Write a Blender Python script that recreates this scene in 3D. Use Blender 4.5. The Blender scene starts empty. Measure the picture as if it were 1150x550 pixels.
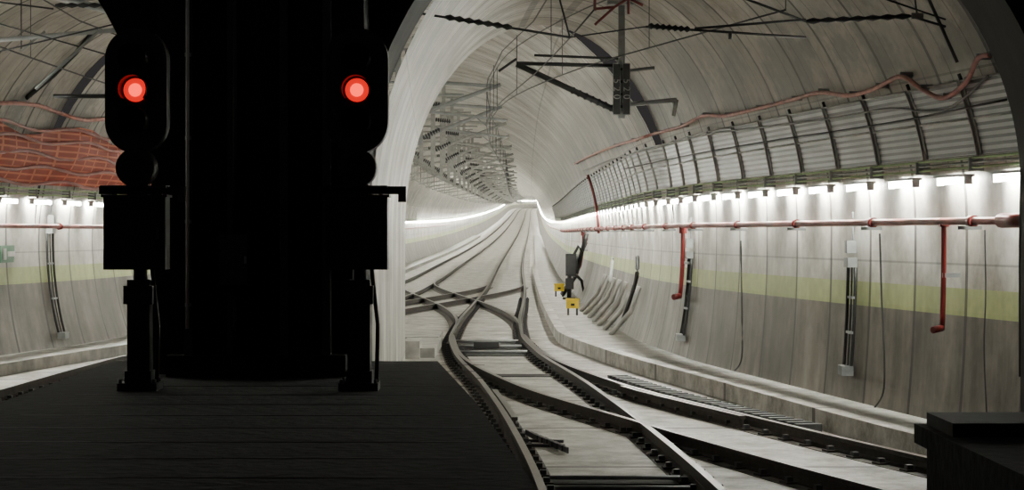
import bpy, math, random
from mathutils import Vector
random.seed(4)
F=2400.0; H=2.3; HY=262.0; CX=575.0

# ------------------------------------------------------------ helpers
def pchip(pts):
    xs=[p[0] for p in pts]; ys=[p[1] for p in pts]; n=len(xs)
    h=[xs[i+1]-xs[i] for i in range(n-1)]; dl=[(ys[i+1]-ys[i])/h[i] for i in range(n-1)]
    m=[dl[0]]+[0 if dl[i-1]*dl[i]<=0 else 2*dl[i-1]*dl[i]/(dl[i-1]+dl[i]) for i in range(1,n-1)]+[dl[-1]]
    def f(x):
        if x<=xs[0]: return ys[0]+m[0]*(x-xs[0])
        if x>=xs[-1]: return ys[-1]+m[-1]*(x-xs[-1])
        i=0
        while x>xs[i+1]: i+=1
        t=(x-xs[i])/h[i]
        return ((1+2*t)*(1-t)**2)*ys[i]+t*(1-t)**2*h[i]*m[i]+t*t*(3-2*t)*ys[i+1]+t*t*(t-1)*h[i]*m[i+1]
    return f
XR=pchip([(18,5.68),(20,5.36),(24,4.7),(30,3.76),(36,2.9),(44.5,2.3),(66,2.05),(100,2.2),(135,2.5),(333,4.35),(500,6.1),(800,9.35),(900,14),(1000,25),(1120,52)])
XL=pchip([(18,-10.4),(20,-10.2),(30,-9.6),(37,-8.7),(42,-7.95),(55,-7.25),(80,-6.95),(135,-6.75),(333,-4.95),(500,-3.2),(800,.05),(900,4.7),(1000,15.7),(1120,42.7)])
ZF=pchip([(0,0),(100,0),(135,.15),(200,.6),(333,2.3),(500,5.2),(800,11.3),(900,13.1),(1000,14.5),(1120,15.5)])
PR=lambda d:-1.28-(d-18.2)/20.8*.67     # partition right face
PL=lambda d:-3.03-(d-18.2)/20.8*.37
DE=39.0
BL=pchip([(18,.10),(28,.12),(34,.2),(40,.36),(48,.5),(60,.55),(1100,.55)])
def bulge(d,z): return BL(d)*((math.sqrt(max(0,1-((z-2.2)/5.1)**2))-.902)/.098)
ZC=2.4; BB=3.7
def cw(d): return (XR(d)+XL(d))/2,(XR(d)-XL(d))/2
def wxR(d,z):
    z-=ZF(d)
    if z<2.2: return XR(d)+bulge(d,z)
    if d>DE:
        c,w=cw(d); return c+(w+BL(d))*math.sqrt(max(0,1-((z-2.2)/5.1)**2))
    X=XR(d)+BL(d)
    if z<ZC: return X
    c=(X+PR(d))/2; a=(X-PR(d))/2
    return c+a*math.sqrt(max(0,1-((z-ZC)/BB)**2))
def wxL(d,z):
    z-=ZF(d)
    if z<2.2: return XL(d)-bulge(d,z)
    if d>DE:
        c,w=cw(d); return c-(w+BL(d))*math.sqrt(max(0,1-((z-2.2)/5.1)**2))
    X=XL(d)-BL(d)
    if z<ZC: return X
    c=(X+PL(d))/2; a=(PL(d)-X)/2
    return c-a*math.sqrt(max(0,1-((z-ZC)/BB)**2))
def P(u,v,d): return Vector(((u-CX)*d/F,d,H+(HY-v)*d/F))
def hit(u,v,side=1,off=.08):
    d=20.7
    while d<500:
        p=P(u,v,d)
        if side>0 and p.x>=wxR(d,p.z)-off: break
        if side<0 and p.x<=wxL(d,p.z)+off: break
        d+=.03
    return p
def G(u,v,z=0.0):
    d=F*(H-z)/(v-HY); return Vector(((u-CX)*d/F,d,z))

# ------------------------------------------------------------ materials
def mat(name,col,rough=.7,metal=0,emit=None,es=0,bump=0,nscale=6,var=.15):
    m=bpy.data.materials.new(name); m.use_nodes=True
    nt=m.node_tree; b=nt.nodes["Principled BSDF"]
    b.inputs["Roughness"].default_value=rough; b.inputs["Metallic"].default_value=metal
    tc=nt.nodes.new("ShaderNodeTexCoord"); n=nt.nodes.new("ShaderNodeTexNoise")
    n.inputs["Scale"].default_value=nscale; n.inputs["Detail"].default_value=5
    nt.links.new(tc.outputs["Object"],n.inputs["Vector"])
    r=nt.nodes.new("ShaderNodeValToRGB")
    c=list(col)
    r.color_ramp.elements[0].position=.3; r.color_ramp.elements[1].position=.7
    r.color_ramp.elements[0].color=[x*(1-var) for x in c]+[1]
    r.color_ramp.elements[1].color=[min(1,x*(1+var)) for x in c]+[1]
    nt.links.new(n.outputs["Fac"],r.inputs["Fac"]); nt.links.new(r.outputs["Color"],b.inputs["Base Color"])
    if emit:
        b.inputs["Emission Color"].default_value=list(emit)+[1]; b.inputs["Emission Strength"].default_value=es
    if bump:
        bp=nt.nodes.new("ShaderNodeBump"); bp.inputs["Strength"].default_value=bump; bp.inputs["Distance"].default_value=.02
        nt.links.new(n.outputs["Fac"],bp.inputs["Height"]); nt.links.new(bp.outputs["Normal"],b.inputs["Normal"])
    return m

def lining_mat(name,band=True,ring=1.6):
    m=bpy.data.materials.new(name); m.use_nodes=True
    nt=m.node_tree; L=nt.links.new; N=nt.nodes.new; b=nt.nodes["Principled BSDF"]
    b.inputs["Roughness"].default_value=.5
    uv=N("ShaderNodeUVMap"); uv.uv_map="UVMap"; sep=N("ShaderNodeSeparateXYZ"); L(uv.outputs[0],sep.inputs[0])
    def M(op,a,bv=None,c=None):
        n=N("ShaderNodeMath"); n.operation=op
        for i,x in enumerate((a,bv,c)):
            if x is None: continue
            if isinstance(x,(int,float)): n.inputs[i].default_value=x
            else: L(x,n.inputs[i])
        return n.outputs[0]
    def SS(x,a,bb):
        n=N("ShaderNodeMapRange"); n.interpolation_type='SMOOTHSTEP'; n.inputs[1].default_value=a; n.inputs[2].default_value=bb; L(x,n.inputs[0]); return n.outputs[0]
    s=sep.outputs[0]; t=sep.outputs[1]
    fr=M('FRACT',M('DIVIDE',s,ring))
    seam=M('LESS_THAN',M('ABSOLUTE',M('SUBTRACT',fr,.5)),.024)
    fr2=M('FRACT',M('DIVIDE',s,ring/2))
    seam2=M('LESS_THAN',M('ABSOLUTE',M('SUBTRACT',fr2,.5)),.02)
    idx=M('FLOOR',M('SUBTRACT',M('DIVIDE',s,ring),.5))
    wn=N("ShaderNodeTexWhiteNoise"); wn.noise_dimensions='1D'; L(idx,wn.inputs["W"])
    tc=N("ShaderNodeTexCoord")
    n1=N("ShaderNodeTexNoise"); n1.inputs["Scale"].default_value=.7; n1.inputs["Detail"].default_value=9; n1.inputs["Roughness"].default_value=.68
    L(tc.outputs["Object"],n1.inputs["Vector"])
    cu=N("ShaderNodeCombineXYZ"); L(M('MULTIPLY',s,3.2),cu.inputs[0]); L(M('MULTIPLY',t,.55),cu.inputs[1])
    n2=N("ShaderNodeTexNoise"); n2.inputs["Scale"].default_value=1.0; n2.inputs["Detail"].default_value=7; n2.inputs["Roughness"].default_value=.6; L(cu.outputs[0],n2.inputs["Vector"])
    n3=N("ShaderNodeTexNoise"); n3.inputs["Scale"].default_value=7; n3.inputs["Detail"].default_value=6; L(tc.outputs["Object"],n3.inputs["Vector"])
    base=N("ShaderNodeValToRGB"); e=base.color_ramp.elements
    e[0].position=.34; e[0].color=(.34,.31,.265,1); e[1].position=.58; e[1].color=(.70,.68,.63,1)
    L(n1.outputs["Fac"],base.inputs["Fac"])
    low=N("ShaderNodeValToRGB"); e=low.color_ramp.elements
    e[0].position=.38; e[0].color=(.07,.057,.044,1); e[1].position=.62; e[1].color=(.25,.225,.19,1)
    L(M('ADD',M('MULTIPLY',n2.outputs["Fac"],.4),M('MULTIPLY',n1.outputs["Fac"],.6)),low.inputs["Fac"])
    mix=N("ShaderNodeMix"); mix.data_type='RGBA'
    L(M('LESS_THAN',t,1.45),mix.inputs[0]); L(base.outputs[0],mix.inputs[6]); L(low.outputs[0],mix.inputs[7])
    out=mix.outputs[2]
    if band:
        mg=N("ShaderNodeMix"); mg.data_type='RGBA'
        g=M('MULTIPLY',M('GREATER_THAN',t,1.40),M('LESS_THAN',t,1.70))
        L(M('MULTIPLY',g,.92),mg.inputs[0]); L(out,mg.inputs[6]); mg.inputs[7].default_value=(.45,.50,.22,1)
        out=mg.outputs[2]
    v=M('MULTIPLY',M('ADD',M('MULTIPLY',wn.outputs["Value"],.28),.76),M('ADD',M('MULTIPLY',n2.outputs["Fac"],.6),.7))
    v=M('MULTIPLY',v,M('ADD',M('MULTIPLY',n3.outputs["Fac"],.5),.75))
    v=M('MULTIPLY',v,M('SUBTRACT',1.0,M('MULTIPLY',seam,.78)))
    v=M('MULTIPLY',v,M('SUBTRACT',1.0,M('MULTIPLY',M('MULTIPLY',seam2,M('GREATER_THAN',t,3)),.45)))
    st=M('MULTIPLY',M('MULTIPLY',SS(t,3.9,4.2),M('SUBTRACT',1.0,SS(t,4.7,5.6))),SS(n1.outputs["Fac"],.42,.54))
    v=M('MULTIPLY',v,M('SUBTRACT',1.0,M('MULTIPLY',st,.55)))
    fz=M('LESS_THAN',M('FRACT',M('DIVIDE',M('ADD',t,.1),2.05)),.012)
    v=M('MULTIPLY',v,M('SUBTRACT',1.0,M('MULTIPLY',fz,.4)))
    cm=N("ShaderNodeCombineXYZ"); [L(v,cm.inputs[i]) for i in range(3)]
    mm=N("ShaderNodeMix"); mm.data_type='RGBA'; mm.blend_type='MULTIPLY'; mm.inputs[0].default_value=1
    L(out,mm.inputs[6]); L(cm.outputs[0],mm.inputs[7]); L(mm.outputs[2],b.inputs["Base Color"])
    bp=N("ShaderNodeBump"); bp.inputs["Strength"].default_value=.5; bp.inputs["Distance"].default_value=.03
    L(M('SUBTRACT',M('MULTIPLY',n2.outputs["Fac"],.3),seam),bp.inputs["Height"]); L(bp.outputs[0],b.inputs["Normal"])
    return m

def floor_mat(name):
    m=bpy.data.materials.new(name); m.use_nodes=True
    nt=m.node_tree; L=nt.links.new; N=nt.nodes.new; b=nt.nodes["Principled BSDF"]
    b.inputs["Roughness"].default_value=.5
    tc=N("ShaderNodeTexCoord")
    n1=N("ShaderNodeTexNoise"); n1.inputs["Scale"].default_value=1.6; n1.inputs["Detail"].default_value=9; n1.inputs["Roughness"].default_value=.78
    L(tc.outputs["Object"],n1.inputs["Vector"])
    r=N("ShaderNodeValToRGB"); e=r.color_ramp.elements
    e[0].position=.38; e[0].color=(.24,.22,.19,1); e[1].position=.6; e[1].color=(.68,.66,.62,1)
    L(n1.outputs["Fac"],r.inputs["Fac"])
    sep=N("ShaderNodeSeparateXYZ"); L(tc.outputs["Object"],sep.inputs[0])
    d=N("ShaderNodeMath"); d.operation='DIVIDE'; L(sep.outputs[1],d.inputs[0]); d.inputs[1].default_value=4.2
    f=N("ShaderNodeMath"); f.operation='FRACT'; L(d.outputs[0],f.inputs[0])
    l=N("ShaderNodeMath"); l.operation='LESS_THAN'; L(f.outputs[0],l.inputs[0]); l.inputs[1].default_value=.03
    mx=N("ShaderNodeMix"); mx.data_type='RGBA'; L(l.outputs[0],mx.inputs[0]); L(r.outputs[0],mx.inputs[6]); mx.inputs[7].default_value=(.14,.13,.12,1)
    L(mx.outputs[2],b.inputs["Base Color"])
    bp=N("ShaderNodeBump"); bp.inputs["Strength"].default_value=.3; bp.inputs["Distance"].default_value=.02
    L(n1.outputs["Fac"],bp.inputs["Height"]); L(bp.outputs[0],b.inputs["Normal"])
    return m

def stripe_mat(name,c1,c2,scale,axis,metal=0,rough=.5,duty=.45,xf=.5):
    m=bpy.data.materials.new(name); m.use_nodes=True
    nt=m.node_tree; L=nt.links.new; N=nt.nodes.new; b=nt.nodes["Principled BSDF"]
    b.inputs["Roughness"].default_value=rough; b.inputs["Metallic"].default_value=metal
    uv=N("ShaderNodeUVMap"); uv.uv_map="UVMap"; sep=N("ShaderNodeSeparateXYZ"); L(uv.outputs[0],sep.inputs[0])
    vals=[]
    for ax,sc,du in (((axis,scale,duty),) if axis<2 else ((0,scale*xf,.12),(1,scale,duty))):
        mu=N("ShaderNodeMath"); mu.operation='MULTIPLY'; mu.inputs[1].default_value=sc; L(sep.outputs[ax],mu.inputs[0])
        f=N("ShaderNodeMath"); f.operation='FRACT'; L(mu.outputs[0],f.inputs[0])
        l=N("ShaderNodeMath"); l.operation='LESS_THAN'; l.inputs[1].default_value=du; L(f.outputs[0],l.inputs[0]); vals.append(l.outputs[0])
    fac=vals[0]
    if len(vals)>1:
        q=N("ShaderNodeMath"); q.operation='MAXIMUM'; L(vals[0],q.inputs[0]); L(vals[1],q.inputs[1]); fac=q.outputs[0]
    n=N("ShaderNodeTexNoise"); n.inputs["Scale"].default_value=1.5; tc=N("ShaderNodeTexCoord"); L(tc.outputs["Object"],n.inputs["Vector"])
    mx=N("ShaderNodeMix"); mx.data_type='RGBA'; L(fac,mx.inputs[0]); mx.inputs[6].default_value=c1+(1,); mx.inputs[7].default_value=c2+(1,)
    m2=N("ShaderNodeMix"); m2.data_type='RGBA'; m2.blend_type='MULTIPLY'; m2.inputs[0].default_value=.5; L(mx.outputs[2],m2.inputs[6]); L(n.outputs["Fac"],m2.inputs[7])
    L(m2.outputs[2],b.inputs["Base Color"])
    return m

M_lin=lining_mat("concrete_lining")
M_part=mat("partition_concrete",(.66,.65,.61),.7,bump=.4,nscale=1.5,var=.25)
M_floor=floor_mat("trackbed_concrete")
M_walk=mat("walkway_concrete",(.42,.41,.38),.7,bump=.4,nscale=3,var=.35)
M_dark=mat("dark_concrete_in_shade",(.014,.013,.013),.75,bump=.5,nscale=3,var=.4)  # near-black colour stands in for the unlit portal and pillar
M_plat=mat("dark_platform_paving",(.012,.011,.011),.9,bump=1,nscale=9,var=.8)  # shade on the platform top is put into this very dark colour
M_black=mat("black_painted_metal",(.008,.008,.009),.45,var=.2)
M_steel=mat("galvanised_steel",(.30,.31,.31),.5,.2,nscale=10)
M_lsteel=mat("light_galvanised_steel",(.36,.36,.34),.5,.1,nscale=10)
M_dsteel=mat("dark_steel",(.05,.05,.052),.5,.3)
M_rail=mat("rusty_rail_side",(.035,.027,.022),.7,.2,nscale=12,var=.4)
M_head=mat("polished_rail_head",(.24,.22,.21),.3,.9)
M_dirt=mat("oily_rail_strip",(.12,.105,.092),.7,bump=.3,nscale=5,var=.6)
M_red=mat("red_painted_pipe",(.18,.02,.02),.35,nscale=4)
M_pink=mat("faded_red_pipe",(.34,.12,.11),.35,nscale=3,var=.3)
M_tray=mat("green_yellow_tray",(.40,.56,.28),.5)
M_rub=mat("black_cable_rubber",(.02,.02,.02),.5)
M_yel=mat("yellow_box",(.75,.52,.03),.5)
M_white=mat("white_plastic",(.6,.6,.58),.5)
M_lamp=mat("fluorescent_glow",(1,1,1),.5,emit=(.985,1,.89),es=250,var=0)
M_redl=mat("red_lens_glow",(.6,.01,.005),.3,emit=(1,.004,.002),es=1.1,var=0)
M_redc=mat("red_lens_core",(.8,.05,.03),.3,emit=(1,.045,.02),es=3.2,var=0)
M_grille=stripe_mat("galvanised_grille",(.66,.68,.70),(.22,.23,.24),14,1,metal=.45,rough=.35)
M_net=stripe_mat("orange_red_netting",(.42,.065,.035),(.78,.24,.13),9,2,rough=.6,duty=.3,xf=.16)
M_green=mat("green_exit_sign",(.10,.22,.13),.5)
M_recess=mat("recess_shade",(.03,.028,.026),.9)  # painted shade of sunken troughs, laid on as thin dark plates

# ------------------------------------------------------------ mesh builder
class MB:
    def __init__(s): s.v=[];s.f=[];s.m=[];s.uv=[];s.mats=[];s.sm=[]
    def mi(s,m):
        if m not in s.mats: s.mats.append(m)
        return s.mats.index(m)
    def quad(s,idx,m,uv=None,smooth=False): s.f.append(tuple(idx)); s.m.append(s.mi(m)); s.uv.append(uv); s.sm.append(smooth)
    def poly(s,pts,m,uv=None):
        n=len(s.v); s.v+= [tuple(p) for p in pts]; s.quad(range(n,n+len(pts)),m,uv)
    def box(s,c,size,m,rz=0,ax=None):
        c=Vector(c); hx,hy,hz=[q/2 for q in size]
        X=Vector((math.cos(rz),math.sin(rz),0)); Y=Vector((-math.sin(rz),math.cos(rz),0)); Z=Vector((0,0,1))
        if ax: X,Y,Z=ax
        n=len(s.v)
        for dx,dy,dz in ((-1,-1,-1),(1,-1,-1),(1,1,-1),(-1,1,-1),(-1,-1,1),(1,-1,1),(1,1,1),(-1,1,1)):
            s.v.append(tuple(c+X*hx*dx+Y*hy*dy+Z*hz*dz))
        for q in ((0,3,2,1),(4,5,6,7),(0,1,5,4),(1,2,6,5),(2,3,7,6),(3,0,4,7)): s.quad([n+i for i in q],m)
    def tube(s,pts,r,m,n=8,cap=True):
        pts=[Vector(p) for p in pts]; rings=[]
        rr=r if isinstance(r,(list,tuple)) else [r]*len(pts)
        for i,p in enumerate(pts):
            t=(pts[min(i+1,len(pts)-1)]-pts[max(i-1,0)]).normalized()
            up=Vector((0,0,1)) if abs(t.z)<.92 else Vector((0,1,0))
            a=t.cross(up).normalized(); b=a.cross(t)
            k=len(s.v); rings.append(k)
            for j in range(n):
                an=2*math.pi*j/n; s.v.append(tuple(p+(a*math.cos(an)+b*math.sin(an))*rr[i]))
        for i in range(len(pts)-1):
            for j in range(n):
                j2=(j+1)%n; s.quad([rings[i]+j,rings[i]+j2,rings[i+1]+j2,rings[i+1]+j],m,None,True)
        if cap:
            s.quad([rings[0]+j for j in range(n)][::-1],m); s.quad([rings[-1]+j for j in range(n)],m)
    def sweep(s,profs,m,closed=True,mfun=None,cap=True):
        n=len(profs[0]); k0=len(s.v)
        for pr in profs: s.v+=[tuple(p) for p in pr]
        for i in range(len(profs)-1):
            for j in range(n if closed else n-1):
                j2=(j+1)%n; a=k0+i*n
                s.quad([a+j,a+j2,a+n+j2,a+n+j],mfun(j) if mfun else m)
        if cap and closed:
            s.quad([k0+j for j in range(n)],m); s.quad([k0+(len(profs)-1)*n+j for j in range(n)][::-1],m)
    def obj(s,name,parent=None):
        me=bpy.data.meshes.new(name); me.from_pydata(s.v,[],s.f)
        for m in s.mats: me.materials.append(m)
        ul=me.uv_layers.new(name="UVMap")
        for i,p in enumerate(me.polygons):
            p.material_index=s.m[i]; p.use_smooth=s.sm[i]
            if s.uv[i]:
                for li,q in zip(p.loop_indices,s.uv[i]): ul.data[li].uv=q
        me.update()
        o=bpy.data.objects.new(name,me); bpy.context.collection.objects.link(o)
        if parent: o.parent=parent
        return o

def drange(a,b,near=.8):
    out=[a]; d=a
    while d<b:
        d+= near if d<60 else (1.6 if d<150 else (5 if d<400 else 10))
        out.append(min(d,b))
    return out

def surface(name,ds,secf,m):
    mb=MB(); secs=[secf(d) for d in ds]; n=len(secs[0]); k=len(mb.v)
    for sc in secs: mb.v+=[tuple(p[0]) for p in sc]
    for i in range(len(ds)-1):
        for j in range(n-1):
            a=k+i*n+j
            uv=[(ds[i],secs[i][j][1]),(ds[i],secs[i][j+1][1]),(ds[i+1],secs[i+1][j+1][1]),(ds[i+1],secs[i+1][j][1])]
            mb.quad([a,a+1,a+1+n,a+n],m,uv,True)
    return mb.obj(name)

# ------------------------------------------------------------ shell
def sec_far(d):
    c,w=cw(d); a=w+BL(d); z0=ZF(d); out=[]
    for i in range(8):
        z=2.2*i/8; out.append((Vector((XR(d)+bulge(d,z),d,z0+z)),z))
    for i in range(45):
        t=math.pi*i/44; out.append((Vector((c+a*math.cos(t),d,z0+2.2+5.1*math.sin(t))),2.2+5.1*math.sin(t)))
    for i in range(8):
        z=2.2*(7-i)/8; out.append((Vector((XL(d)-bulge(d,z),d,z0+z)),z))
    return out
def sec_right(d):
    out=[]; X=XR(d)+BL(d); xl=PR(d)
    for i in range(8):
        z=2.2*i/8; out.append((Vector((XR(d)+bulge(d,z),d,z)),z))
    c=(X+xl)/2;a=(X-xl)/2
    for i in range(41):
        t=math.pi*i/40; out.append((Vector((c+a*math.cos(t),d,ZC+BB*math.sin(t))),ZC+BB*math.sin(t)))
    for z in (2.0,1.6,1.0,0): out.append((Vector((xl,d,z)),z+1.8))
    return out
def sec_left(d):
    out=[]; X=XL(d)-BL(d); xr=PL(d)
    for i in range(8):
        z=2.2*i/8; out.append((Vector((XL(d)-bulge(d,z),d,z)),z))
    c=(X+xr)/2;a=(xr-X)/2
    for i in range(41):
        t=math.pi*i/40; out.append((Vector((c-a*math.cos(t),d,ZC+BB*math.sin(t))),ZC+BB*math.sin(t)))
    for z in (2.0,1.6,1.0,0): out.append((Vector((xr,d,z)),z+1.8))
    return out
surface("ceiling_tunnel_vault",drange(DE,1110),sec_far,M_lin)
surface("ceiling_vault_right",drange(20.3,DE),sec_right,M_lin)
surface("ceiling_vault_left",drange(20.3,DE),sec_left,M_lin)
mb=MB()
mb.sweep([[(PL(d)+.02,d,0),(PR(d)-.02,d,0),(PR(d)-.02,d,3.2),(PL(d)+.02,d,3.2)] for d in (20.3,DE)],M_part)
mb.obj("wall_centre_partition")

mb=MB(); ds=[6,12]+drange(18,1110)
mb.sweep([[(XL(d)-.3 if d>17 else -12,d,ZF(d)),(XR(d)+.3 if d>17 else 9,d,ZF(d))] for d in ds],M_floor,closed=False)
mb.sweep([[(XL(d)-.3 if d>17 else -12,d,ZF(d)-.3),(XR(d)+.3 if d>17 else 9,d,ZF(d)-.3)] for d in ds],M_floor,closed=False)
mb.obj("floor")

def arch(x):
    for cx,r in ((1.75,3.08),(-6.25,3.06)):
        if abs(x-cx)<r: return 2.73+math.sqrt(r*r-(x-cx)**2)
    return None
mb=MB(); y0,y1=18.9,20.3
xs=[-14]
for cx,r in ((-6.25,3.06),(1.75,3.08)):
    for i in range(61): xs.append(cx-r*math.cos(math.pi*i/60))
xs.append(12)
T=9.5
for i in range(len(xs)-1):
    a,b=xs[i],xs[i+1]; mid=(a+b)/2
    if arch(mid) is None: za=zb=-.0
    else:
        za=arch(a) or 2.73; zb=arch(b) or 2.73
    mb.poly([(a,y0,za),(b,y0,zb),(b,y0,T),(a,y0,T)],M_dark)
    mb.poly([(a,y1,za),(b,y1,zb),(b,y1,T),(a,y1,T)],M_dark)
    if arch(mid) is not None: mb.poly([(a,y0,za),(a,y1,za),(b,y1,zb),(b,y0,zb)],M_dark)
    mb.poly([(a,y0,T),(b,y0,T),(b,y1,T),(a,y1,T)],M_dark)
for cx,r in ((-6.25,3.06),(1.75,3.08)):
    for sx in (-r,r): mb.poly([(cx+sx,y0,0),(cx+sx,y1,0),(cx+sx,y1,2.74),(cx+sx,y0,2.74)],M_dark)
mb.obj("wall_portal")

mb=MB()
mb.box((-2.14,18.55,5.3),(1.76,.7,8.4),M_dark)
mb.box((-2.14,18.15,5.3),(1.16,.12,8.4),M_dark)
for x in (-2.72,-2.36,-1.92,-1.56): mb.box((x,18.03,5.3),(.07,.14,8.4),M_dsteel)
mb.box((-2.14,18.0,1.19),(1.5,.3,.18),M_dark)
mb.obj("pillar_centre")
mb=MB()
mb.tube([(-2.72,17.92,1.5),(-2.72,17.92,5.2)],.015,M_white)
for z in (1.7,2.4,3.1,3.8,4.5): mb.box((-2.72,17.94,z),(.05,.03,.03),M_steel)
mb.obj("pillar_conduit")
mb=MB()
mb.box((-2.32,17.88,2.08),(.27,.16,.46),M_dark); mb.box((-2.32,17.795,2.08),(.23,.012,.42),M_dsteel)
mb.box((-2.22,17.785,2.08),(.02,.02,.06),M_steel); mb.tube([(-2.32,17.9,2.3),(-2.32,17.9,4.6)],.018,M_dsteel)
mb.tube([(-2.32,17.9,1.2),(-2.32,17.9,1.9)],.018,M_dsteel)
mb.obj("electrical_cabinet")

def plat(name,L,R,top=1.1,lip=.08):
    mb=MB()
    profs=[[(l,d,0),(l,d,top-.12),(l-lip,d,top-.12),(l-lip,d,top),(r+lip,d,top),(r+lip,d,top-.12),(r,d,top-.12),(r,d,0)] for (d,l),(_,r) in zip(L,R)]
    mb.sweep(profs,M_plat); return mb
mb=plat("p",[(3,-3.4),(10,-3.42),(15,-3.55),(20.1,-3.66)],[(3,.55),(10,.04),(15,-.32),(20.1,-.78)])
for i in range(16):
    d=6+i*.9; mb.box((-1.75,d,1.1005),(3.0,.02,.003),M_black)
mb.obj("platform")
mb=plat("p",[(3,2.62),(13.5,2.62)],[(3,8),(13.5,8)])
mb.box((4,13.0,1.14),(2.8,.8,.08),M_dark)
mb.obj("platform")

cR=pchip([(19,4.9),(22.1,4.2),(30,2.95),(38,1.75),(46,1.05),(60,1.0),(100,1.15),(135,1.5),(333,3.35),(800,8.35)])
mb=MB()
mb.sweep([[(cR(d),d,ZF(d)),(cR(d),d,ZF(d)+.2),(XR(d)+.08,d,ZF(d)+.2),(XR(d)+.08,d,ZF(d))] for d in drange(20.4,300)],M_walk)
mb.sweep([[(cR(d)-.1,d,ZF(d)),(cR(d)-.1,d,ZF(d)+.24),(cR(d)+.12,d,ZF(d)+.24),(cR(d)+.12,d,ZF(d))] for d in drange(20.4,120)],M_floor)
mb.obj("walkway")
mb=MB()
mb.sweep([[(XL(d)-.08,d,ZF(d)),(XL(d)-.08,d,ZF(d)+.2),(XL(d)+.85,d,ZF(d)+.2),(XL(d)+.85,d,ZF(d))] for d in drange(20.4,300)],M_walk)
mb.obj("walkway")

# ------------------------------------------------------------ tracks
A=pchip([(8,1.25),(18.2,1.0),(23.7,.76),(30.8,.33),(38.8,-.28),(45.6,-.54),(52.6,-.56),(66,-.42),(86,-.25),(110,-.2),(135,-.1),(333,1.75),(500,3.4),(800,6.65),(900,11.3),(1000,22.2),(1100,44)])
C=pchip([(18,-6.35),(29,-6.3),(40,-6.0),(60,-4.8),(86,-4.2),(110,-4.15),(135,-4.05),(333,-2.2),(500,-.6),(800,2.75),(900,7.4),(1000,18.4),(1100,40)])
_B=pchip([(14.8,4.75),(18,3.9),(20,3.34),(24.8,2.12),(30.7,.78),(38,-.16),(46,-.54)])
def sm(t): return t*t*(3-2*t)
def conn(f,g,d0,d1): return lambda d: f(d)+(g(d)-f(d))*sm(min(1,max(0,(d-d0)/(d1-d0))))
K1=conn(C,A,47,92); K2=conn(A,C,50,96)
PROF=[(-.075,0),(.075,0),(.075,.02),(.012,.035),(.012,.11),(.036,.118),(.036,.155),(-.036,.155),(-.036,.118),(-.012,.11),(-.012,.035),(-.075,.02)]
def sweepline(mb,f,off,d0,d1,prof,m,mfun=None):
    profs=[]
    for d in drange(d0,d1,.7):
        g=(f(d+.1)-f(d-.1))/.2; ln=math.hypot(1,g); nx,ny=1/ln,-g/ln
        c=Vector((f(d)+nx*off,d+ny*off,ZF(d)))
        profs.append([(c.x+nx*a,c.y+ny*a,c.z+b) for a,b in prof])
    mb.sweep(profs,m,mfun=mfun)
def rail(mb,f,off,d0,d1): sweepline(mb,f,off,d0,d1,PROF,M_rail,lambda j:M_head if j==6 else M_rail)
def track(name,f,d0,d1,plates=True,pd=75,strip=.004,se=60):
    mb=MB()
    for sgn in (-1,1):
        rail(mb,f,sgn*.753,d0,d1)
        sweepline(mb,f,sgn*.753,d0,min(d1,se),[(-.2,0),(.2,0),(.2,strip),(-.2,strip)],M_dirt)
    if plates:
        d=d0+.3
        while d<min(d1,pd):
            g=(f(d+.1)-f(d-.1))/.2; ln=math.hypot(1,g); nx,ny=1/ln,-g/ln; rz=math.atan2(ny,nx)
            for sgn in (-1,1):
                c=(f(d)+nx*sgn*.753,d+ny*sgn*.753,ZF(d)+.014)
                mb.box(c,(.36,.17,.024),M_rail,rz=rz)
                for q in (-.12,.12): mb.box((c[0]+nx*q,c[1]+ny*q,c[2]+.03),(.06,.07,.05),M_dsteel,rz=rz)
            d+=.62
    return mb.obj(name)
track("railway_track",A,10,1100)
track("railway_track",_B,15.2,45.5,pd=44,strip=.007)
track("railway_track",C,20.5,1100)
track("railway_track",K1,48,91,plates=False,strip=.009,se=91)
track("railway_track",K2,51,95,plates=False,strip=.011,se=95)
mb=MB()
rail(mb,A,-.66,25,29.5); rail(mb,_B,.66,25,30)
mb.obj("guard_rail")
mb=MB()
def slotbox(f,d,w,l,off=0,h=.012,m=M_recess): mb.box((f(d)+off,d,ZF(d)+h/2+.001),(w,l,h),m)
for d,l in ((18.9,.5),(19.7,.35),(34.5,.6),(40.5,1.0),(42.5,.8),(44.5,.7)): slotbox(A,d,1.2,l)
for d in (18.9,19.7): mb.tube([(A(d)-.6,d,.05),(A(d)+.6,d,.05)],.02,M_steel)
for d in (40.5,42.5,44.5): mb.tube([(A(d)-.66,d,.06),(A(d)+.66,d,.06)],.03,M_steel)
mb.box((A(42.5)-.05,42.5,.09),(.5,.35,.12),M_dsteel)
mb.obj("point_machine_rodding")
mb=MB()
for i in range(7):
    mb.box((.22+.05*i,23.9-.22*i,.045),(.02,.75,.06),M_dsteel,rz=.16)
for i in range(2): mb.box((.36,23.5-.5*i,.02),(.42,.06,.03),M_dsteel,rz=-.2)
mb.obj("rail_lubricator")
mb=MB()
d=24.5
while d<33:
    x=_B(d)+1.2
    if x<cR(d)-.25: mb.box((x,d,.06),(.3,.12,.12),M_dsteel,rz=.2)
    d+=.28
mb.obj("cable_duct")
mb=MB()
mb.box((-1.78,41.5,.09),(.7,4,.18),M_walk); mb.box((-1.95,46.5,.06),(.8,3,.12),M_walk); mb.box((-1.9,39.7,.16),(.4,.9,.32),M_walk)
mb.obj("concrete_ledge")

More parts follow.
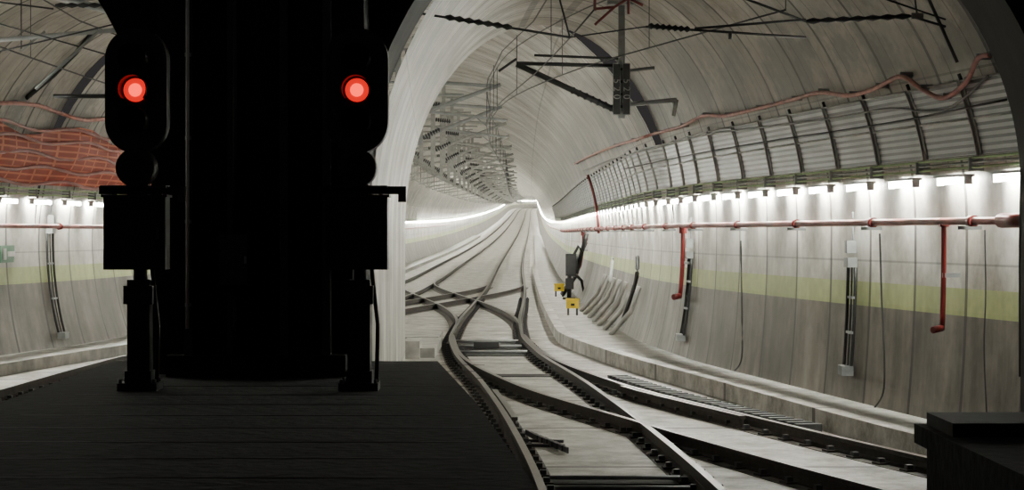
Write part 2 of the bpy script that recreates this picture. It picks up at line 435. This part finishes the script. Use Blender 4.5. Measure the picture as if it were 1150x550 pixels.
# ------------------------------------------------------------ lamps, trays
def wallpt(side,d,z,off):
    zz=ZF(d)+z
    return Vector(((wxR(d,zz)-off) if side>0 else (wxL(d,zz)+off),d,zz))
def lamprow(name,side,start):
    mb=MB(); d=start
    while d<1080:
        L=.84
        if d>160: L=3.0
        if d>400: L=5.5
        step=1.6 if d<=160 else (4.8 if d<=400 else 9.6)
        a=wallpt(side,d-L/2,2.86,.12); b=wallpt(side,d+L/2,2.86,.12)
        mb.tube([a,b],.028 if d<160 else .03,M_lamp,n=6)
        if d<160:
            X=(b-a).normalized(); Z=Vector((0,0,1)); Y=Z.cross(X)
            mb.box((a+b)/2+Vector((0,0,.06)),(L+.1,.12,.03),M_white,ax=(X,Y,Z))
            for e in (a,b): mb.box(e+Vector((0,0,.01)),(.05,.08,.09),M_white,ax=(X,Y,Z))
            mb.box((a+b)/2+Vector((side*.07,0,.05)),(.05,.12,.03),M_steel,ax=(X,Y,Z))
        d+=step
    return mb.obj(name)
lamprow("fluorescent_lamp_row",1,21.6)
lamprow("fluorescent_lamp_row",-1,21.3)
for side in (1,-1):
    mb=MB()
    pts=[wallpt(side,d,3.0,.13) for d in drange(20.6,300,1.2)]
    for o,m in ((0,M_tray),(.05,M_steel),(.1,M_tray)):
        mb.tube([p+Vector((0,0,o)) for p in pts],.014,m,n=5)
    for d in [21+1.6*i for i in range(60)]:
        p=wallpt(side,d,3.03,.08); mb.box(p,(.16,.04,.14),M_steel)
    mb.obj("cable_tray")
def panels(name,side,z0,z1,d0,d1,m,off,bulgeamp=0,gap=.06,frame=True,step=1.6,wob=0):
    mb=MB(); d=d0
    while d<d1:
        a,b=d+gap,d+step-gap; n=6
        for i in range(n):
            for k in range(2):
                q=[]
                for dd,zi in ((a+(b-a)*k/2,i),(a+(b-a)*(k+1)/2,i),(a+(b-a)*(k+1)/2,i+1),(a+(b-a)*k/2,i+1)):
                    zt=zi/n; z=z0+(z1-z0)*zt+(wob*zt*math.sin(dd*1.3))
                    o=off+bulgeamp*math.sin(math.pi*zt)*(1+.5*math.sin(dd*2.1))
                    q.append((wallpt(side,dd,z,o),(dd,z)))
                mb.poly([t[0] for t in q],m,[t[1] for t in q])
        if frame:
            for dd in (a,b):
                mb.tube([wallpt(side,dd,z0+(z1-z0)*i/6,off+.01) for i in range(7)],.012,M_white,n=5)
            mb.tube([wallpt(side,a-gap,z0-.02+(z1-z0+.1)*i/6,off-.02) for i in range(7)],.02,M_dsteel,n=5)
            for z in (z0,(z0+z1)/2,z1): mb.tube([wallpt(side,a,z,off+.015),wallpt(side,b,z,off+.015)],.012,M_white,n=5)
        d+=step
    return mb.obj(name)
panels("mesh_grille_panels",1,3.12,3.9,20.9,150,M_grille,.06)
panels("safety_netting",-1,3.18,4.15,30,60,M_net,.12,.12,gap=0,frame=False,wob=.12)
mb=MB()
for z in (3.2,3.45,3.7,3.95,4.15):
    mb.tube([wallpt(-1,30+i*.5,z+.05*math.sin(i*.9+z*7),.26) for i in range(60)],.03,M_pink,n=5)
mb.obj("netting_cables")

# ------------------------------------------------------------ pipes
mb=MB()
pts=[wallpt(1,d,2.43,.22) for d in drange(20.8,220,1.0)]
mb.tube(pts,.043,M_pink,n=10)
for d in [22.4+3.2*i for i in range(30)]:
    a=wallpt(1,d,2.43,.22); b=wallpt(1,d+.12,2.43,.22); mb.tube([a,b],.062,M_red,n=10)
    mb.box(wallpt(1,d+.4,2.36,.12),(.26,.05,.04),M_steel)
mb.tube([wallpt(1,21.0,2.43,.22),wallpt(1,21.7,2.43,.22)],.075,M_red,n=12)
mb.obj("fire_main_pipe")
mb=MB()
pts=[wallpt(-1,d,2.43,.22) for d in drange(20.8,220,1.0)]
mb.tube(pts,.043,M_pink,n=10)
for d in [30+3.2*i for i in range(20)]:
    a=wallpt(-1,d,2.43,.22); b=wallpt(-1,d+.12,2.43,.22); mb.tube([a,b],.062,M_red,n=10)
mb.obj("fire_main_pipe")
def riser(name,u,v0,v1,r,m,side=1,off=.2,foot=True):
    mb=MB(); n=8
    p0=hit(u,v0,side,off); d=p0.y
    z1=H+(HY-v1)*d/F
    pts=[Vector(((wxR(d,z)-off) if side>0 else (wxL(d,z)+off),d,z)) for z in [p0.z+(z1-p0.z)*i/n for i in range(n+1)]]
    mb.tube(pts,r,m)
    if foot:
        mb.tube([pts[-1],pts[-1]+Vector((-.12*side,-.1,-.02))],r*1.3,m)
        mb.box(pts[0],(r*3.2,r*3.2,r*3),m); mb.box(pts[n//2]+Vector((side*.08,0,0)),(.2,.05,.05),M_steel)
    return mb.obj(name)
riser("hydrant_riser_pipe",1060,250,368,.03,M_red)
riser("hydrant_riser_pipe",767,258,332,.04,M_red)
riser("hydrant_riser_pipe",655,262,300,.05,M_red)
riser("hydrant_riser_pipe",660,196,262,.04,M_red,foot=False)
def wallcurve(name,pts,r,m,side=1,off=.1,sub=6,clips=True):
    mb=MB(); fu=[]; n=len(pts)
    for i in range(n-1):
        p0=pts[max(i-1,0)];p1=pts[i];p2=pts[i+1];p3=pts[min(i+2,n-1)]
        for k in range(sub):
            t=k/sub
            fu.append(tuple(.5*((2*p1[q])+(-p0[q]+p2[q])*t+(2*p0[q]-5*p1[q]+4*p2[q]-p3[q])*t*t+(-p0[q]+3*p1[q]-3*p2[q]+p3[q])*t**3) for q in (0,1)))
    fu.append(pts[-1])
    W=[hit(u,v,side,off) for u,v in fu]
    mb.tube(W,r,m)
    if clips:
        for w in W[::sub]: mb.box(w+Vector((side*off*.4,0,.02)),(off,.06,.06),M_steel)
    return mb.obj(name)
M_cond=mat("pale_red_conduit",(.50,.22,.19),.4,var=.3)
wallcurve("wavy_red_conduit",[(1112,62),(1098,66),(1085,92),(1060,110),(1035,100),(1012,86),(985,98),(955,107),(920,104),(890,112),(850,122),(815,130),(790,130),(765,142),(735,150),(710,158),(690,164),(665,174),(645,184)],.028,M_cond,off=.14)
wallcurve("cable_run",[(1110,85),(1060,124),(1000,122),(940,132),(880,140),(800,150),(740,165),(690,178),(655,192)],.014,M_steel,clips=False)
wallcurve("cable_run",[(1130,112),(1000,138),(880,156),(780,173),(700,190)],.012,M_dsteel,clips=False)
wallcurve("hanging_cable",[(988,262),(990,330),(993,400),(992,440),(982,458)],.012,M_rub,clips=False,off=.06)
wallcurve("hanging_cable",[(832,270),(833,340),(833,400),(825,416)],.012,M_rub,clips=False,off=.06)
wallcurve("hanging_cable",[(1106,258),(1107,330),(1105,390),(1108,465)],.008,M_dsteel,clips=False,off=.05)
wallcurve("wavy_red_conduit",[(-5,116),(20,116),(45,119),(70,128),(95,135),(120,134),(150,140)],.035,M_cond,side=-1)
def conduits(name,u,v0,v1,side=1,gap=.16,r=.022):
    mb=MB(); p0=hit(u,v0,side,.08); d=p0.y; z0=p0.z; z1=H+(HY-v1)*d/F
    for dd in (-gap/2,gap/2,0):
        mb.tube([wallpt(side,d+dd,z0+(z1-z0)*i/8,.06) for i in range(9)],r if dd else r*.5,M_rub)
    X=Vector((0,1,0));Y=Vector((1,0,0));Z=Vector((0,0,1))
    mb.box(wallpt(side,d,z0+.06,.08),(.34,.12,.12),M_steel,ax=(X,Y,Z))
    mb.box(wallpt(side,d,z0+.26,.08),(.2,.12,.16),M_steel,ax=(X,Y,Z))
    mb.tube([wallpt(side,d,z0+.3+.1*i,.05) for i in range(5)],.012,M_steel)
    mb.box(wallpt(side,d,z1-.04,.08),(.36,.14,.12),M_steel,ax=(X,Y,Z))
    for f in (.3,.65): mb.box(wallpt(side,d,z0+(z1-z0)*f,.07),(.42,.04,.03),M_steel,ax=(X,Y,Z))
    return mb.obj(name)
conduits("cable_conduit_box",955,300,412,gap=.3)
conduits("cable_conduit_box",774,290,376,gap=.35)
conduits("cable_conduit_box",57,262,374,-1,gap=.3)
wallcurve("curved_cable",[(716,288),(715,310),(708,335),(699,360)],.045,M_rub,clips=False)
wallcurve("curved_cable",[(688,290),(684,320),(672,345)],.04,M_white,clips=False)
mb=MB()
mb.tube([(4.98,20.9,.9),(4.98,20.9,2.2),(5.0,20.9,3.4)],.025,M_rub); mb.tube([(5.05,21.1,.7),(5.05,21.1,2.5),(5.1,21.1,3.8)],.02,M_rub)
mb.obj("jamb_cable")
mb=MB()
W=hit(650,300,1,.3); d0=W.y
for i in range(3):
    mb.tube([wallpt(1,d0+i*.5,2.3-.15*i,.15),wallpt(1,d0+.3+i*.5,1.5,.3),wallpt(1,d0+.6+i*.5,.9,.3),wallpt(1,d0+1+i*.5,.25,.5)],.07,M_rub if i!=1 else M_red)
hp=wallpt(1,d0,1.25,.4)
for k in range(3): mb.tube([hp+Vector((-.05*k,.1*k+.3*math.sin(t*.6),.33*math.cos(t*.6))) for t in range(12)],.06,M_rub)
mb.obj("fire_hose")
mb=MB()
p=G(639,336,.2); x,y=p.x,p.y
mb.box((x,y,.23),(.4,.3,.06),M_black); mb.tube([(x,y,.2),(x+.02,y,1.35)],.07,M_black); mb.box((x+.06,y-.02,1.3),(.34,.26,.7),M_black)
mb.box((x+.06,y-.16,1.3),(.28,.02,.6),M_rub); mb.tube([(x+.1,y,1.1),(x+.4,y,.8),(x+.5,y,.3)],.05,M_rub)
mb.box((x+.02,y,.7),(.26,.2,.35),M_black); mb.tube([(x+.15,y,1.6),(x+.3,y,1.9),(x+.42,y,1.7)],.05,M_rub)
mb.obj("trackside_equipment_post")
for u,v,w in ((643,346,14),(628,325,11)):
    p=G(u,v+8,.2); mb=MB(); s=w*p.y/F
    mb.box((p.x,p.y,.2+s*.55+.12),(s,s*.7,s*.7),M_yel); mb.box((p.x,p.y,.2+s*.92+.12),(s*1.08,s*.8,.04),M_yel)
    for sx in (-.35,.35): mb.box((p.x+s*sx,p.y,.30),(.05,.2,.19),M_dsteel)
    mb.box((p.x,p.y-s*.36,.2+s*.5+.12),(s*.3,.02,.06),M_black)
    mb.obj("yellow_junction_box")
mb=MB()
for i in range(7):
    d=44+i*2.2
    mb.tube([wallpt(1,d,1.2,.05),wallpt(1,d+.1,.7,.1),wallpt(1,d+.25,.2,.35)],.05,M_walk)
mb.obj("wall_foot_conduits")
p=hit(10,285,-1,.04); mb=MB(); X=Vector((0,1,0));Y=Vector((1,0,0));Z=Vector((0,0,1))
mb.box(p,(1.3,.03,.30),M_green,ax=(X,Y,Z)); mb.box(p+Vector((.02,.1,0)),(.5,.02,.09),M_white,ax=(X,Y,Z)); mb.box(p+Vector((.02,-.4,0)),(.2,.02,.2),M_white,ax=(X,Y,Z))
mb.obj("exit_sign")

# ------------------------------------------------------------ overhead line equipment
def ceil(x,d,z=2.2):
    if d>DE:
        c,w=cw(d); a=w+BL(d); return ZF(d)+2.2+5.1*math.sqrt(max(0,1-((x-c)/a)**2))
    if x>-2.3: X=XR(d)+BL(d); c=(X+PR(d))/2;a=(X-PR(d))/2
    else: X=XL(d)-BL(d); c=(X+PL(d))/2;a=(PL(d)-X)/2
    return ZC+BB*math.sqrt(max(0,1-((x-c)/a)**2))
def insul(mb,a,b,r=.05,m=M_dsteel):
    a=Vector(a);b=Vector(b);n=14
    mb.tube([a+(b-a)*i/n for i in range(n+1)],[r if i%2 else r*.45 for i in range(n+1)],m)
def cantilever(d,px,tx,post_r=.04):
    mb=MB(); z0=ZF(d); top=ceil(px,d); zb=z0+4.55; S=M_lsteel if d>60 else M_steel
    mb.box((px,d,(top+zb)/2-.02),(.12,.12,top-zb),S); mb.box((px,d,top-.05),(.4,.4,.05),S)
    s=1 if tx>px else -1
    mb.tube([(px,d,zb+.15),(tx+s*.3,d,zb+.95)],.045,S)
    mb.tube([(px,d,zb+1.05),(tx+s*.15,d,zb+.92)],.04,S)
    mb.tube([(px+s*.4,d,zb+.4),(tx+s*.45,d,zb+.18)],.03,S)
    mb.tube([(px-s*.7,d,zb+1.25),(px+s*1.1,d,zb+1.25)],.03,S)
    mb.tube([(tx-s*.3,d,zb+.3),(tx,d,zb+.06)],.015,S)
    insul(mb,(px+s*.06,d,zb+.16),(px+s*.5,d,zb+.38),.07,M_dsteel); insul(mb,(px+s*.06,d,zb+1.05),(px+s*.5,d,zb+1.0),.07,M_dsteel)
    mb.tube([(tx,d,zb+.93),(tx,d,zb+.06)],.008,M_dsteel,n=4)
    return mb.obj("overhead_cantilever")
d=46
while d<330:
    cx=(XR(d)+XL(d))/2
    cantilever(d,cx+.25,A(d)); cantilever(d+3.5,cx-.25,C(d+3.5))
    d+=8 if d<130 else 16
cantilever(37,-5.0+1.0,C(37)); cantilever(27,-3.6,-6.2)
mb=MB(); D=33.0
q=lambda u,v,dd=D:P(u,v,dd)
px=q(698,100).x; top=ceil(px,D)
mb.box((px,D,(top+q(0,132).z)/2-.03),(.1,.1,top-q(0,132).z-.04),M_steel); mb.box((px,D,top-.06),(.45,.4,.06),M_steel)
mb.tube([q(580,71),q(692,74)],.03,M_dsteel); mb.tube([q(580,72),q(692,124)],.045,M_dsteel)
mb.tube([q(580,66),q(560,80)],.02,M_dsteel); mb.tube([q(600,62),q(700,66)],.02,M_dsteel)
insul(mb,q(640,100),q(690,123),.06)
mb.tube([q(700,118),q(760,112)],.035,M_steel); mb.tube([q(760,112),q(756,130)],.03,M_steel); mb.tube([q(700,80),q(735,76)],.025,M_steel)
for i in range(4): mb.box(q(698,78+i*14),(.26,.14,.04),M_dsteel)
mb.obj("overhead_mast_bracket")
def sign(u):
    c=P(u,100,D-.12); mb=MB()
    mb.box(c,(.115,.03,.80),M_steel); mb.box(c+Vector((0,-.008,0)),(.10,.03,.77),M_dsteel)
    o=mb.obj("kilometre_sign")
    cu=bpy.data.curves.new("digits","FONT"); cu.body="520"; cu.size=.15; cu.space_character=1.6; cu.extrude=.003; cu.align_x='CENTER'; cu.align_y='CENTER'
    t=bpy.data.objects.new("digits",cu); bpy.context.collection.objects.link(t)
    t.location=c+Vector((0,-.03,0)); t.rotation_euler=(math.pi/2,math.radians(90),0); t.data.materials.append(M_lsteel); t.parent=o
sign(692.5); sign(703.5)

def wires(name,f,d0,x0=0):
    mb=MB(); ds=drange(d0,300,3)
    mb.tube([(f(d),d,ZF(d)+4.6) for d in ds],.012,M_dsteel,n=4)
    mb.tube([(f(d),d,ZF(d)+5.5-.12*math.sin((d%9)/9*math.pi)) for d in ds],.012,M_dsteel,n=4)
    for d in ds[::2]: mb.tube([(f(d),d,ZF(d)+4.6),(f(d),d,ZF(d)+5.45)],.005,M_dsteel,n=4)
    mb.obj(name)
wires("overhead_contact_wire",A,22); wires("overhead_contact_wire",C,22)
mb=MB(); ds=drange(22,44,1.5)
mb.tube([(_B(d),d,4.6) for d in ds],.01,M_dsteel,n=4); mb.tube([(_B(d),d,5.4) for d in ds],.01,M_dsteel,n=4)
for d in ds[::3]: mb.tube([(_B(d),d,4.6),(_B(d),d,5.4)],.005,M_dsteel,n=4)
mb.obj("overhead_contact_wire")
mb=MB(); D2=22.0
def seg(a,b,r=.014,m=M_dsteel,d=D2): mb.tube([P(a[0],a[1],d),P(b[0],b[1],d)],r,m,n=6)
seg((466,14),(640,42)); insul(mb,P(500,19,D2),P(575,31,D2),.035); seg((618,-40),(640,42),.01)
seg((725,30),(905,42)); insul(mb,P(728,29,D2),P(775,33,D2),.035); seg((820,36),(820,44),.02)
seg((780,32),(905,22)); insul(mb,P(905,24,D2),P(1022,18,D2),.035); seg((1022,18),(1062,30)); seg((760,-30),(905,24)); seg((1020,-60),(1030,18),.01)
seg((640,42),(725,30),.008); seg((880,-40),(1062,22),.01)
seg((1030,-30),(1075,70),.018)
mb.box(P(1030,18,D2),(.12,.06,.06),M_steel)
mb.obj("cross_span_cable")
mb=MB()
for a,b in (((668,-10),(668,12)),((668,10),(690,8)),((690,8),(706,-2)),((690,8),(672,24)),((706,-2),(722,6)),((706,-30),(706,16)),((672,24),(668,28))): mb.tube([P(*a,22.5),P(*b,22.5)],.016,M_red,n=6)
mb.obj("section_insulator")
mb=MB()
def segL(a,b,r,m=M_dsteel,d=26): mb.tube([P(a[0],a[1],d),P(b[0],b[1],d)],r,m,n=6)
segL((-20,0),(60,10),.012); insul(mb,P(62,6,26),P(150,6,26),.035); segL((-10,60),(150,22),.01); segL((-10,24),(150,70),.01)
segL((60,108),(120,108),.03); segL((40,100),(110,36),.02,M_steel)
mb.obj("cross_span_cable")
mb=MB()
pts=[hit(u,v,-1,.05) for u,v in ((108,32),(85,60),(60,85),(30,110))]
mb.tube(pts,.04,M_rub); mb.obj("curved_cable")

# ------------------------------------------------------------ signals
def signal(x,D,zr,sx=1):
    e=bpy.data.objects.new("railway_signal",None); bpy.context.collection.objects.link(e)
    mb=MB(); w=.235; zt=3.865; zb=2.91; n=20
    out=[]
    for i in range(n+1):
        t=math.pi*i/n; out.append((x+w*math.cos(t),zt-w+w*math.sin(t)))
    for i in range(n+1):
        t=math.pi+math.pi*i/n; out.append((x+w*math.cos(t),zb+w+w*math.sin(t)))
    mb.sweep([[(a,D+y,b) for a,b in out] for y in (-.03,.14)],M_black)
    ins=[(x+(a-x)*.82,(b-3.39)*.9+3.39) for a,b in out]
    mb.sweep([[(a,D+y,b) for a,b in ins] for y in (.14,.26)],M_black)
    mb.obj("head",e)
    mb=MB()
    for zc,r in ((3.39,.105),(3.63,.1),(3.15,.1)):
        N=24; prof=[]
        for i in range(N+1):
            t=math.radians(-40+260*i/N)
            prof.append((math.cos(t),math.sin(t)))
        for i in range(N):
            (a,b),(c,d2)=prof[i],prof[i+1]
            for rr in (r,r+.008): mb.poly([(x+rr*a,D-.03,zc+rr*b),(x+rr*c,D-.03,zc+rr*d2),(x+rr*c,D-.2,zc+rr*d2),(x+rr*a,D-.2,zc+rr*b)],M_black)
    mb.obj("hoods",e)
    mb=MB()
    def disc(zc,r,y,m,N=28):
        ring=[(x+r*math.cos(2*math.pi*i/N),D+y,zc+r*math.sin(2*math.pi*i/N)) for i in range(N)]
        mb.poly(ring[::-1],m)
    mb.tube([(x,D-.03,3.39),(x,D-.05,3.39)],.09,M_redl,n=28); disc(3.39,.05,-.053,M_redc)
    for zc in (3.63,3.15): mb.tube([(x,D-.03,zc),(x,D-.045,zc)],.08,M_dark,n=24)
    mb.obj("lens",e)
    mb=MB(); zc=2.80
    mb.tube([(x,D-.08,zc),(x,D+.16,zc)],.145,M_black,n=28); mb.tube([(x,D-.085,zc),(x,D-.09,zc)],.10,M_dark,n=24)
    mb.box((x,D+.1,2.68),(.16,.1,.3),M_black)
    mb.obj("marker_lamp",e)
    mb=MB()
    mb.box((x+.02,D+.05,2.63),(.62,.06,.06),M_black); mb.box((x-.02,D+.05,2.655),(.5,.2,.02),M_black)
    mb.box((x+.34,D+.05,2.6),(.06,.05,.12),M_dsteel)
    for s in (-1,1): mb.tube([(x+s*.2,D+.05,2.63),(x+s*.06,D+.05,2.45)],.014,M_black)
    mb.obj("bracket",e)
    mb=MB()
    mb.box((x,D+.02,2.30),(.47,.22,.55),M_black); mb.box((x,D-.1,2.30),(.42,.02,.5),M_dark); mb.box((x,D+.02,2.585),(.5,.26,.02),M_black)
    mb.box((x+.18,D-.115,2.3),(.02,.02,.08),M_dsteel)
    for z in (2.12,2.48): mb.box((x-.21,D-.11,z),(.02,.03,.06),M_black)
    mb.obj("relay_box",e)
    mb=MB()
    mb.tube([(x+.01,D+.12,1.1),(x+.01,D+.12,3.3)],.055,M_black,n=14)
    mb.box((x+.01,D+.1,1.52),(.17,.16,.85),M_black); mb.box((x+.01,D+.1,1.83),(.22,.2,.14),M_black)
    mb.box((x+.01,D+.1,1.13),(.3,.3,.06),M_black); mb.box((x+.01,D+.1,1.2),(.2,.2,.1),M_black)
    mb.tube([(x+.14,D+.1,1.12),(x+.15,D+.1,1.6),(x+.1,D+.1,2.05)],.016,M_rub)
    for a in (-.12,.14):
        for b in (-.02,.2): mb.tube([(x+a,D+b,1.15),(x+a,D+b,1.19)],.015,M_dsteel)
    mb.obj("mast",e)
    return e
signal(-2.865,16.3,3.39)
signal(-1.18,16.3,3.37)

w=bpy.data.worlds.new("world"); bpy.context.scene.world=w; w.use_nodes=True
w.node_tree.nodes["Background"].inputs[0].default_value=(.55,.5,.5,1); w.node_tree.nodes["Background"].inputs[1].default_value=.06
cam=bpy.data.cameras.new("camera"); co=bpy.data.objects.new("camera",cam); bpy.context.collection.objects.link(co)
co.location=(0,0,H); co.rotation_euler=(math.pi/2,0,0)
cam.sensor_width=36; cam.lens=36*F/1150; cam.shift_y=(HY-275)/1150; cam.clip_end=3000
bpy.context.scene.camera=co
